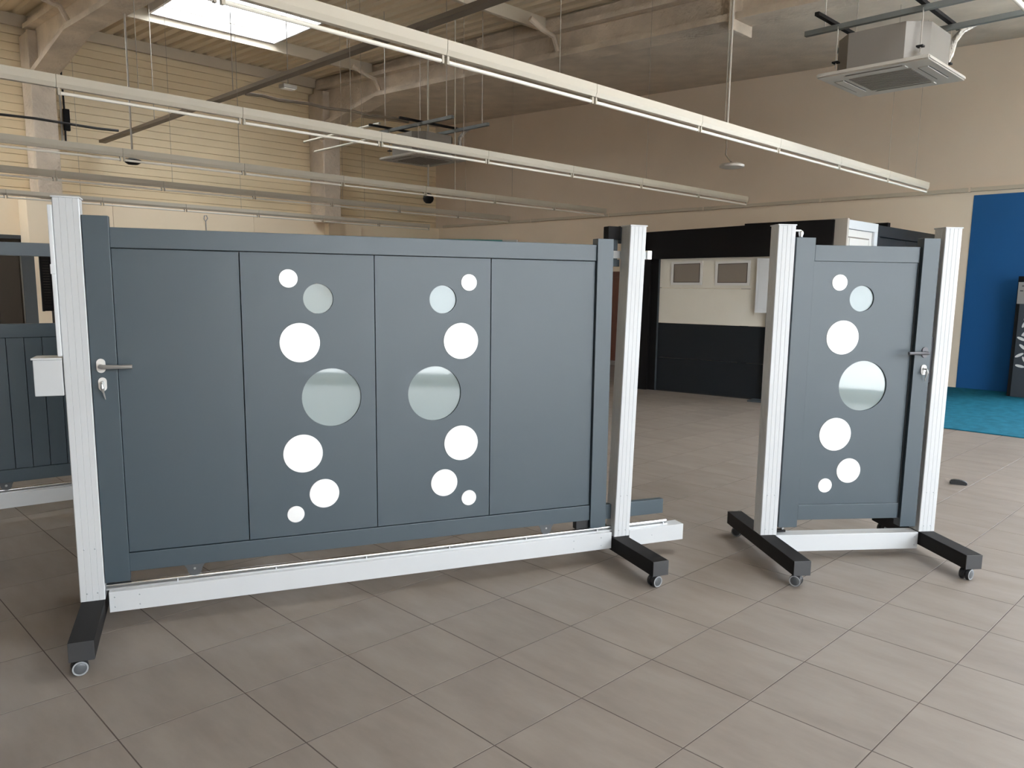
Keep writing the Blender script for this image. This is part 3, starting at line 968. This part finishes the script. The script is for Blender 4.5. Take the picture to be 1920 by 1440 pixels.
# ---- display frame and shutter seen through the open band of the far-left gate
df = empty('door_surround', (2.85, 12.0, 0))
tag(df, 'slate door surround standing behind the far-left gate', 'door surround')
box('frame_post', -0.115, 0.035, -0.04, 0.04, 0.02, 1.86, m_slate, df, 0.004)
box('frame_base', -0.30, 0.22, -0.25, 0.25, 0.0, 0.02, m_black, df, 0.004)
shut = empty('shutter', (3.62, 14.0, 0))
tag(shut, 'black louvred shutter on a stand behind the far-left gate', 'shutter')
box('shutter_frame', -0.18, -0.15, -0.02, 0.02, 1.06, 2.06, m_blackbar, shut)
box('shutter_frame', 0.37, 0.40, -0.02, 0.02, 1.06, 2.06, m_blackbar, shut)
for k in range(24):
    box('slat', -0.15, 0.37, -0.015, 0.010, 1.065 + 0.0413 * k, 1.065 + 0.0413 * k + 0.0405, m_garage_frame, shut)
box('stand', -0.04, 0.06, 0.02, 0.06, 0.0, 2.0, m_brown_dark, shut)
box('stand_base', -0.25, 0.35, -0.2, 0.25, 0.0, 0.03, m_brown_dark, shut)

# ================================================================== DISPLAYS ON THE RIGHT
GD = (9.836, 7.03, math.radians(-81.315))
gd = empty('garage_door', (GD[0], GD[1], 0), GD[2])
tag(gd, 'sectional garage door, cream above and anthracite below, in a black frame', 'garage door')
box('frame_upright', -0.33, -0.05, 0.0, 0.12, 0, 2.36, m_garage_frame, gd)
box('frame_upright', -0.05, 0.085, 0.05, 0.14, 0, 1.97, m_garage_frame, gd)
box('frame_upright', 2.42, 2.555, 0.0, 0.12, 0, 1.97, m_garage_frame, gd)
prism('lintel', [(-0.33, 1.965), (2.555, 2.005), (2.555, 2.450), (-0.33, 2.360)], 'y', 0.0, 0.14, m_garage_frame, gd)
box('side_guide', 0.075, 0.092, 0.035, 0.06, 0, 1.97, m_slate, gd)
for z0, z1 in ((0.015, 0.504), (0.508, 1.024)):
    box('door_section', 0.092, 2.42, 0.06, 0.10, z0, z1, m_garage_dark, gd, 0.003)
box('door_section', 0.092, 2.42, 0.06, 0.10, 1.028, 1.545, m_garage_cream, gd, 0.003)
top = sheet_with_holes('door_section', 0.092, 2.42, 1.549, 1.985, 0.06, 0.10, [], m_garage_cream, gd)
for (a, b) in ((0.275, 0.765), (0.958, 1.470), (1.66, 2.17)):
    wf = prism('section_window', [(a, 1.592), (b, 1.594), (b, 1.940), (a, 1.926)], 'y', 0.040, 0.06, m_white_gloss, top, 0.003)
    prism('window_bead', [(a + 0.045, 1.627), (b - 0.035, 1.630), (b - 0.035, 1.906), (a + 0.045, 1.894)], 'y', 0.036, 0.041, m_brown_dark, wf)
    prism('window_pane', [(a + 0.054, 1.636), (b - 0.044, 1.639), (b - 0.044, 1.897), (a + 0.054, 1.885)], 'y', 0.034, 0.0385, m_garage_pane, wf)
box('floor_seal', 0.092, 2.42, 0.06, 0.10, 0, 0.015, m_rubber, gd)

wsamp = empty('window_sample', (GD[0], GD[1], 0), GD[2])
tag(wsamp, 'tall white window sample hung in front of the cream garage section', 'window sample')
box('sample_frame', 1.590, 1.98, -0.03, 0.03, 1.222, 1.965, m_cool_white, wsamp, 0.004)
box('sample_panel', 1.625, 1.945, -0.036, -0.02, 1.275, 1.925, m_cool_white, wsamp, 0.004)
box('sample_stand', 1.75, 1.80, -0.02, 0.02, 0.02, 1.225, m_slate, wsamp)
box('sample_foot', 1.62, 1.93, -0.2, 0.03, 0.0, 0.02, m_slate, wsamp)

SY = 4.45
sw = empty('panel_door', (10.29, SY, 0))
tag(sw, 'white panelled door in a pale frame beside the garage door', 'door')
box('door_post', 0.0, 0.055, -0.10, 0.12, 0, 2.465, m_ac_panel, sw, 0.004)
box('frame_head', 0.055, 1.20, -0.03, 0.10, 2.350, 2.465, m_cool_white, sw, 0.004)
box('frame_side', 0.055, 0.175, -0.03, 0.10, 0, 2.350, m_cool_white, sw, 0.004)
box('frame_side', 1.09, 1.20, -0.03, 0.10, 0, 2.350, m_cool_white, sw, 0.004)
lf = box('door_leaf', 0.18, 1.085, 0.0, 0.06, 0.01, 2.345, m_white_gloss, sw, 0.003)
for z0, z1 in ((1.30, 2.23), (0.20, 1.10)):
    box('raised_panel', 0.32, 0.945, -0.012, 0.0, z0, z1, m_white_gloss, lf, 0.006)
    for (a, b, c, d) in ((0.29, 0.975, z1 + 0.006, z1 + 0.022), (0.955, 0.972, z0, z1)):
        box('panel_groove', a, b, -0.003, 0.001, c, d, m_ac_grille, lf)
dk = empty('panel_door', (11.50, SY, 0))
tag(dk, 'black panelled door in a dark frame right of the white one', 'door')
box('frame_head', 0.0, 2.36, -0.02, 0.10, 2.30, 2.455, m_garage_dark, dk, 0.004)
box('frame_side', 0.0, 0.10, -0.02, 0.10, 0, 2.30, m_garage_dark, dk, 0.004)
box('frame_side', 2.26, 2.36, -0.02, 0.10, 0, 2.30, m_garage_dark, dk, 0.004)
box('door_leaf', 0.105, 1.18, 0.01, 0.06, 0.01, 2.295, m_garage_dark, dk, 0.003)
box('door_leaf', 1.185, 2.255, 0.01, 0.06, 0.01, 2.295, m_garage_dark, dk, 0.003)
rb_ = empty('fascia_board', (10.8, 5.2, 0))
tag(rb_, 'black fascia on top of the door displays at the back', 'fascia')
box('fascia_panel', 0.0, 0.10, -0.62, 0.9, 2.30, 2.505, m_garage_frame, rb_)
box('fascia_panel', 1.45, 1.55, -0.62, 0.9, 2.30, 2.545, m_garage_frame, rb_)
box('fascia_leg', 0.0, 0.10, 0.80, 0.90, 0, 2.30, m_garage_frame, rb_)
box('fascia_leg', 1.45, 1.55, 0.80, 0.90, 0, 2.30, m_garage_frame, rb_)
box('fascia_link', 0.10, 1.45, 0.80, 0.90, 2.30, 2.44, m_garage_frame, rb_)

rd = empty('wooden_door', (12.5, 9.95, 0))
tag(rd, 'red-brown wooden door glimpsed between gate leaf and leaning post', 'door')
box('door_leaf', 0.0, 0.05, -0.46, 0.46, 0.09, 1.86, m_reddoor, rd, 0.004)
for z0, z1 in ((0.25, 0.85), (1.0, 1.75)):
    for y0, y1 in ((-0.38, -0.04), (0.04, 0.38)):
        box('raised_panel', -0.012, 0.0, y0, y1, z0, z1, m_reddoor, rd, 0.005)
box('plinth', -0.05, 0.10, -0.52, 0.52, 0.0, 0.085, m_grey_label, rd, 0.004)

sg = empty('wall_sign', (13.95, 15.6, 2.0))
tag(sg, 'teal wall sign peeking over the big gate', 'sign')
prism('sign_board', [(-1.02, -0.8), (1.55, -0.8), (1.55, 0.81), (-1.02, 0.70)], 'x', -0.03, 0.03, m_teal, sg)
prism('sign_end', [(-1.52, -0.8), (-1.022, -0.8), (-1.022, 0.70), (-1.52, 0.685)], 'x', -0.03, 0.03, m_white_gloss, sg)
for a, b in ((-1.38, -1.30), (-1.24, -1.19)):
    box('sign_mark', -0.034, -0.029, a, b, 0.56, 0.64, m_text_dark, sg)

carpet = box('carpet', 9.67, 13.985, ROOM_Y0 + 0.1, 4.12, 0.0, 0.012, m_carpet, None, 0.004)
tag(carpet, 'turquoise carpet in front of the blue wall', 'carpet')

tm = empty('display_totem', (13.42, 3.10, 0.012))
tag(tm, 'charcoal totem with white leaf cut-outs by the blue wall', 'totem')
box('totem_side', 0.0, 0.40, -0.06, 0.0, 0, 1.76, m_garage_frame, tm, 0.004)
box('totem_front', -0.012, 0.03, -0.95, -0.05, 0, 1.68, m_totem, tm, 0.004)
box('totem_head', -0.006, 0.36, -0.95, -0.002, 1.69, 1.77, m_garage_frame, tm, 0.003)
lb = box('totem_label', -0.018, -0.010, -0.90, -0.012, 1.37, 1.685, m_grey_label, tm, 0.002)
for a, b, c in ((-0.10, -0.06, 1.62), (-0.13, -0.09, 1.55), (-0.08, -0.04, 1.55), (-0.19, -0.15, 1.55)):
    box('label_print', -0.0195, -0.0175, a, b, c, c + 0.018, m_text_dark, lb)
leaf_proto = None
rng = random.Random(3)
spots = []
for k in range(26):
    y = -0.16 - rng.random() * 0.70
    zz = 0.34 + rng.random() * 0.92
    spots.append((y, zz, rng.random() * PI))
spots += [(-0.135, 0.46, 0.2), (-0.115, 0.62, 2.6), (-0.15, 0.74, 0.7), (-0.12, 0.86, 0.4), (-0.16, 0.95, 2.3), (-0.14, 1.08, 2.0), (-0.17, 1.2, 1.2), (-0.19, 0.55, 1.0)]
for (y, zz, a) in spots:
    if leaf_proto is None:
        bm = bmesh.new()
        pts = [(0.062 * math.cos(t), 0.020 * math.sin(t)) for t in [2 * PI * k / 14 for k in range(14)]]
        A = [bm.verts.new((-0.002, p[0], p[1])) for p in pts]
        B = [bm.verts.new((0.002, p[0], p[1])) for p in pts]
        for k in range(14):
            bm.faces.new((A[k], A[(k + 1) % 14], B[(k + 1) % 14], B[k]))
        bm.faces.new(A[::-1]); bm.faces.new(B)
        leaf_proto = from_bm('leaf_cutout', bm, m_white_gloss, tm)
        o = leaf_proto
    else:
        o = copy_part(leaf_proto, tm)
    o.location = (-0.013, y, zz)
    o.rotation_euler = (a, 0, 0)

# small black wedge on the floor
bm = bmesh.new()
pr = [(-0.062, 0.0), (0.060, 0.0), (0.066, 0.012), (0.050, 0.030), (0.010, 0.038), (-0.040, 0.036), (-0.062, 0.026)]
A = [bm.verts.new((p[0], -0.028, p[1])) for p in pr]
B = [bm.verts.new((p[0], 0.028, p[1])) for p in pr]
for k in range(len(pr)):
    bm.faces.new((A[k], A[(k + 1) % len(pr)], B[(k + 1) % len(pr)], B[k]))
bm.faces.new(A[::-1]); bm.faces.new(B)
bmesh.ops.bevel(bm, geom=bm.edges[:], offset=0.006, segments=2, affect='EDGES')
ds = from_bm('door_stop', bm, m_rubber, None, True)
ds.location = (6.90, 1.865, 0.0)
ds.rotation_euler = (0, 0, math.radians(-70))
tag(ds, 'small black rounded wedge lying on the floor tiles', 'door stop')


# ================================================================== CEILING EQUIPMENT
def light_row(y, x0, n, label, zoff=0.0, skip=0, wires=()):
    root = empty('light_row', (12.5, y, 3.0 + zoff))
    tag(root, label, 'light', 'suspended strip lights')
    L = 1.51
    xs = [-L * k for k in range(n + 1)]
    trunk = None
    for k in range(n):
        a, b = xs[k + 1] + 0.002, xs[k] - 0.002
        if trunk is None:
            t = prism('trunking', [(-0.034, 0.106), (0.034, 0.106), (0.034, 0.045), (0.022, 0.012), (-0.022, 0.012), (-0.034, 0.045)], 'x', a, b, m_lamp, root)
            trunk = t
            bm = bmesh.new()
            add_tube(bm, [(a + 0.03, 0, -0.024), (b - 0.03, 0, -0.024)], 0.0135, 10)
            tb = from_bm('tube', bm, m_tube, root, True)
            hold = []
            for s in (a + 0.010, b - 0.028):
                hold.append(box('lamp_holder', s, s + 0.018, -0.014, 0.014, -0.040, 0.012, m_lamp, root, 0.003))
        else:
            d = xs[k]
            copy_part(trunk, root, (d, 0, 0))
            if k < n - skip:
                copy_part(tb, root, (d, 0, 0))
                for h in hold:
                    copy_part(h, root, (d, 0, 0))
    zt = roof_z(y) - 3.0 - zoff
    wp = None
    for w in wires:
        x = w - 12.5
        if wp is None:
            wp = tube('suspension_wire', [(0, 0, 0.106), (0, 0, zt)], 0.0026, m_wire, root, 6)
            wp.location = (x, 0, 0)
        else:
            copy_part(wp, root, (x, 0, 0))
    return root


LN = [2.4, 4.6, 6.2, 8.9, 11.8]
light_row(1.215, 0, 7, 'white strip light row just grazing the top right corner', wires=[9.5])
light_row(4.165, 0, 8, 'nearest long white strip light row, crossing the top middle', wires=[4.55, 6.9, 11.0, 12.0])
light_row(7.046, 0, 8, 'second white strip light row, ending above the gap between gates', zoff=0.0, skip=1, wires=[2.55, 4.6, 6.1, 9.6])
light_row(10.136, 0, 8, 'third white strip light row, passing under the far air conditioner', zoff=-0.015, wires=[4.9, 6.8, 9.9])
light_row(12.874, 0, 8, 'fourth white strip light row in front of the cream siding', zoff=-0.015, wires=[5.1, 8.2, 11.2])
light_row(15.729, 0, 8, 'farthest white strip light row just above the big gate', zoff=-0.06, wires=[4.6, 7.6, 10.6])


def cassette(cx, cy, zb, label):
    root = empty('air_conditioner', (cx, cy, zb))
    tag(root, label, 'air conditioner', 'ceiling cassette air conditioners')
    h = 0.535
    pn = prism('fascia', [(-h, -h), (h, -h), (h, h), (-h, h)], 'z', 0.0, 0.045, m_ac_panel, root, 0.012)
    c, k = 0.44, 0.17
    prism('casing', [(-c + k, -c), (c - k, -c), (c, -c + k), (c, c - k), (c - k, c), (-c + k, c), (-c, c - k), (-c, -c + k)], 'z', 0.045, 0.40, m_ac_case, root)
    g = 0.30
    gr = prism('intake_grille', [(-g, -g), (g, -g), (g, g), (-g, g)], 'z', -0.006, 0.002, m_ac_grille, root)
    for i in range(12):
        a = -g + 0.05 * i + 0.012
        box('grille_slat', a, a + 0.022, -g + 0.01, g - 0.01, -0.010, -0.005, m_ac_grille, gr)
    for i in range(4):
        s = box('louvre', -0.29, 0.29, 0.36, 0.445, -0.008, 0.004, m_ac_panel, root, 0.004)
        s.rotation_euler = (0, 0, i * PI / 2)
        q = box('air_slot', -0.27, 0.27, 0.445, 0.458, -0.004, 0.003, m_ac_slot, root)
        q.rotation_euler = (0, 0, i * PI / 2)
        q = box('air_slot', -0.27, 0.27, 0.346, 0.358, -0.004, 0.003, m_ac_slot, root)
        q.rotation_euler = (0, 0, i * PI / 2)
    for sx, sy in ((-1, -1), (1, -1), (1, 1), (-1, 1)):
        x, y = sx * 0.40, sy * 0.40
        lug = box('hanger_lug', x - 0.03, x + 0.03, y - 0.03, y + 0.03, 0.15, 0.165, m_blackbar, root)
        tube('hanger_rod', [(x, y, 0.10), (x, y, 0.50)], 0.006, m_rod, lug, 6)
    # struts carrying the unit
    for x in (-0.38, 0.38):
        box('support_strut', x - 0.025, x + 0.025, -1.25, 0.75, 0.475, 0.525, m_strut, root)
    for y in (-0.40, 0.45):
        box('cross_bar', -0.78, 0.62, y - 0.022, y + 0.022, 0.527, 0.560, m_blackbar, root)
    rod = None
    for x, y in ((-0.38, -1.1), (-0.38, 0.55), (0.38, -1.1), (0.38, 0.55)):
        tube('drop_rod', [(x, y, 0.50), (x, y, roof_z(cy + y) - zb)], 0.006, m_rod, root, 6)
    tube('foil_pipe', [(0.44, -0.30, 0.14), (0.50, -0.33, 0.18), (0.53, -0.36, 0.28), (0.50, -0.40, 0.40), (0.55, -0.46, 0.50), (0.60, -0.60, 0.56)], [0.030, 0.036, 0.040, 0.036, 0.03, 0.02], m_foil, root, 12)
    return root


cassette(8.52, 3.27, 3.65, 'ceiling cassette air conditioner hanging at upper right')
ac2 = cassette(8.68, 11.10, 3.66, 'ceiling cassette air conditioner hanging behind the second light row')
tube('drain_pipe', [(-0.42, 0.70, 0.42), (-0.43, 2.80, 0.40)], 0.022, m_lamp, ac2, 10)
tube('drain_pipe', [(-0.46, 0.60, 0.63), (-0.48, 3.10, 0.61)], 0.022, m_lamp, ac2, 10)


def drop_rod(parent, x, y, z0, r=0.010):
    return tube('drop_rod', [(0, 0, z0), (0, 0, roof_z(y) - parent.location.z)], r, m_rod, parent, 8)


d1 = empty('ceiling_sensor', (7.5, 4.42, 2.78))
tag(d1, 'flat white round sensor on a rod below the nearest light row', 'sensor')
lathe('sensor_body', [(0, 0.09), (0.01, 0.125), (0.03, 0.128), (0.045, 0.10), (0.05, 0.03)], (0, 0, 0), (0, 0, 1), m_ac_panel, d1, 28)
tube('cable_hook', [(0.0, 0, 0.05), (-0.03, 0.02, 0.09), (-0.06, 0.04, 0.13), (-0.06, 0.04, 0.30)], 0.008, m_tray, d1, 8)
drop = tube('drop_rod', [(-0.06, 0.04, 0.28), (-0.06, 0.04, roof_z(4.4) - 2.78)], 0.011, m_rod, d1, 8)

d2 = empty('junction_box', (5.62, 10.12, 4.15))
tag(d2, 'small white box clipped under the cable tray', 'junction box')
box('box_body', -0.10, 0.10, -0.07, 0.07, 0.0, 0.045, m_ac_panel, d2, 0.006)
box('box_lid', -0.085, 0.085, -0.055, 0.055, -0.012, 0.0, m_tube, d2, 0.004)
tube('drop_rod', [(0, 0, 0.04), (0, 0, roof_z(10.1) - 4.15)], 0.006, m_wire, d2, 6)

d3 = empty('ceiling_sensor', (4.5, 12.82, 3.29))
tag(d3, 'black flat device on a rod below the third light row at left', 'sensor')
lathe('sensor_body', [(0, 0.07), (0.03, 0.115), (0.06, 0.125), (0.07, 0.11)], (0, 0, 0), (0, 0, 1), m_blackbar, d3, 24)
lathe('sensor_top', [(0.0, 0.06), (0.05, 0.04)], (0, 0, 0.07), (0, 0, 1), m_ac_panel, d3, 20)
tube('drop_rod', [(0, 0, 0.10), (0, 0, roof_z(12.8) - 3.29)], 0.014, m_rod, d3, 8)

d4 = empty('ball_speaker', (9.0, 11.35, 2.99))
tag(d4, 'black ball speaker on a white rod below the third light row', 'speaker')
lathe('speaker_body', [(0.0, 0.045), (0.03, 0.08), (0.08, 0.098), (0.13, 0.085), (0.165, 0.05), (0.17, 0.02)], (0, 0, 0), (0, 0, 1), m_black, d4, 24)
tube('drop_rod', [(0, 0, 0.16), (0, 0, roof_z(11.3) - 2.99)], 0.016, m_lamp, d4, 8)

d5 = empty('ceiling_bracket', (9.0, 10.68, 3.10))
tag(d5, 'thin white rod with a small angled arm beside the ball speaker', 'bracket')
box('bracket_arm', -0.05, 0.13, -0.03, 0.03, 0.0, 0.04, m_lamp, d5, 0.006)
tube('drop_rod', [(0.05, 0, 0.04), (0.05, 0, roof_z(10.7) - 3.10)], 0.010, m_lamp, d5, 8)

# cable tray along the frames, with cables on it
tray = empty('cable_tray', (5.45, 11.0, 4.22))
tag(tray, 'dark perforated cable tray slung below the roof from left wall to top middle', 'cable tray')
bm = bmesh.new()
pr = [(-0.06, 0.05), (-0.06, 0.0), (0.06, 0.0), (0.06, 0.05), (0.055, 0.05), (0.055, 0.005), (-0.055, 0.005), (-0.055, 0.05)]
A = [bm.verts.new((p[0], -6.6, p[1])) for p in pr]
B = [bm.verts.new((p[0], 6.1, p[1])) for p in pr]
for k in range(len(pr)):
    bm.faces.new((A[k], A[(k + 1) % 8], B[(k + 1) % 8], B[k]))
bm.faces.new(A[::-1]); bm.faces.new(B)
from_bm('tray_channel', bm, m_tray, tray)
for dx, r in ((-0.03, 0.014), (0.0, 0.018), (0.03, 0.012)):
    pts = [(dx + 0.008 * math.sin(3.1 * y + dx * 90), y, 0.006 + r + 0.012 * abs(math.sin(2.3 * y + dx * 50))) for y in [-6.6 + 0.35 * k for k in range(37)]]
    tube('tray_cable', pts, r, m_cable, tray, 6)
for y in (-5.5, -2.6, 0.4, 3.4):
    tube('drop_rod', [(0, y, 0.0), (0, y, roof_z(11 + y) - 4.22)], 0.006, m_rod, tray, 6)

cab = tube('power_cable', [(-2.0 + 0.5 * k, 15.9, 4.29 + 0.012 * math.sin(k * 1.7)) for k in range(15)] + [(5.36, 15.9, 4.29)], 0.022, m_cable, None, 8)
tag(cab, 'black cable strung along the cream siding at far left', 'cable')
cab2 = tube('supply_cable', [(5.54 + 0.25 * k, 11.2 - 0.02 * k, 4.24 + 0.012 * math.sin(k * 2.1)) for k in range(12)], 0.022, m_tray, None, 8)
tag(cab2, 'dark cable bundle leading from tray to the far air conditioner', 'cable')
# conduits and switch box beside the left column
cd = empty('conduit_run', (4.82, 17.25, 4.18))
tag(cd, 'pair of conduits with a black isolator beside the left column', 'conduit')
for dx in (-0.035, 0.025):
    tube('conduit_pipe', [(dx, 0, 0.0), (dx + 0.01, 0, 0.6), (dx, 0, 1.1), (dx - 0.005, 0, 1.66)], 0.018, m_zinc if dx < 0 else m_cable, cd, 8)
box('isolator_box', -0.01, 0.10, -0.10, -0.02, 0.20, 0.60, m_blackbar, cd, 0.015)
box('cable_exit', -0.08, 0.14, -0.09, -0.01, -0.14, -0.04, m_tray, cd, 0.01)
hk = tube('wall_hook', [(7.48, 17.17, 2.62), (7.47, 17.16, 2.85), (7.43, 17.15, 2.90), (7.44, 17.15, 2.97), (7.49, 17.15, 2.98), (7.51, 17.15, 2.92), (7.47, 17.15, 2.86)], 0.011, m_steel, None, 8)
tag(hk, 'small looped metal hook on the cream wall above the big gate', 'hook')
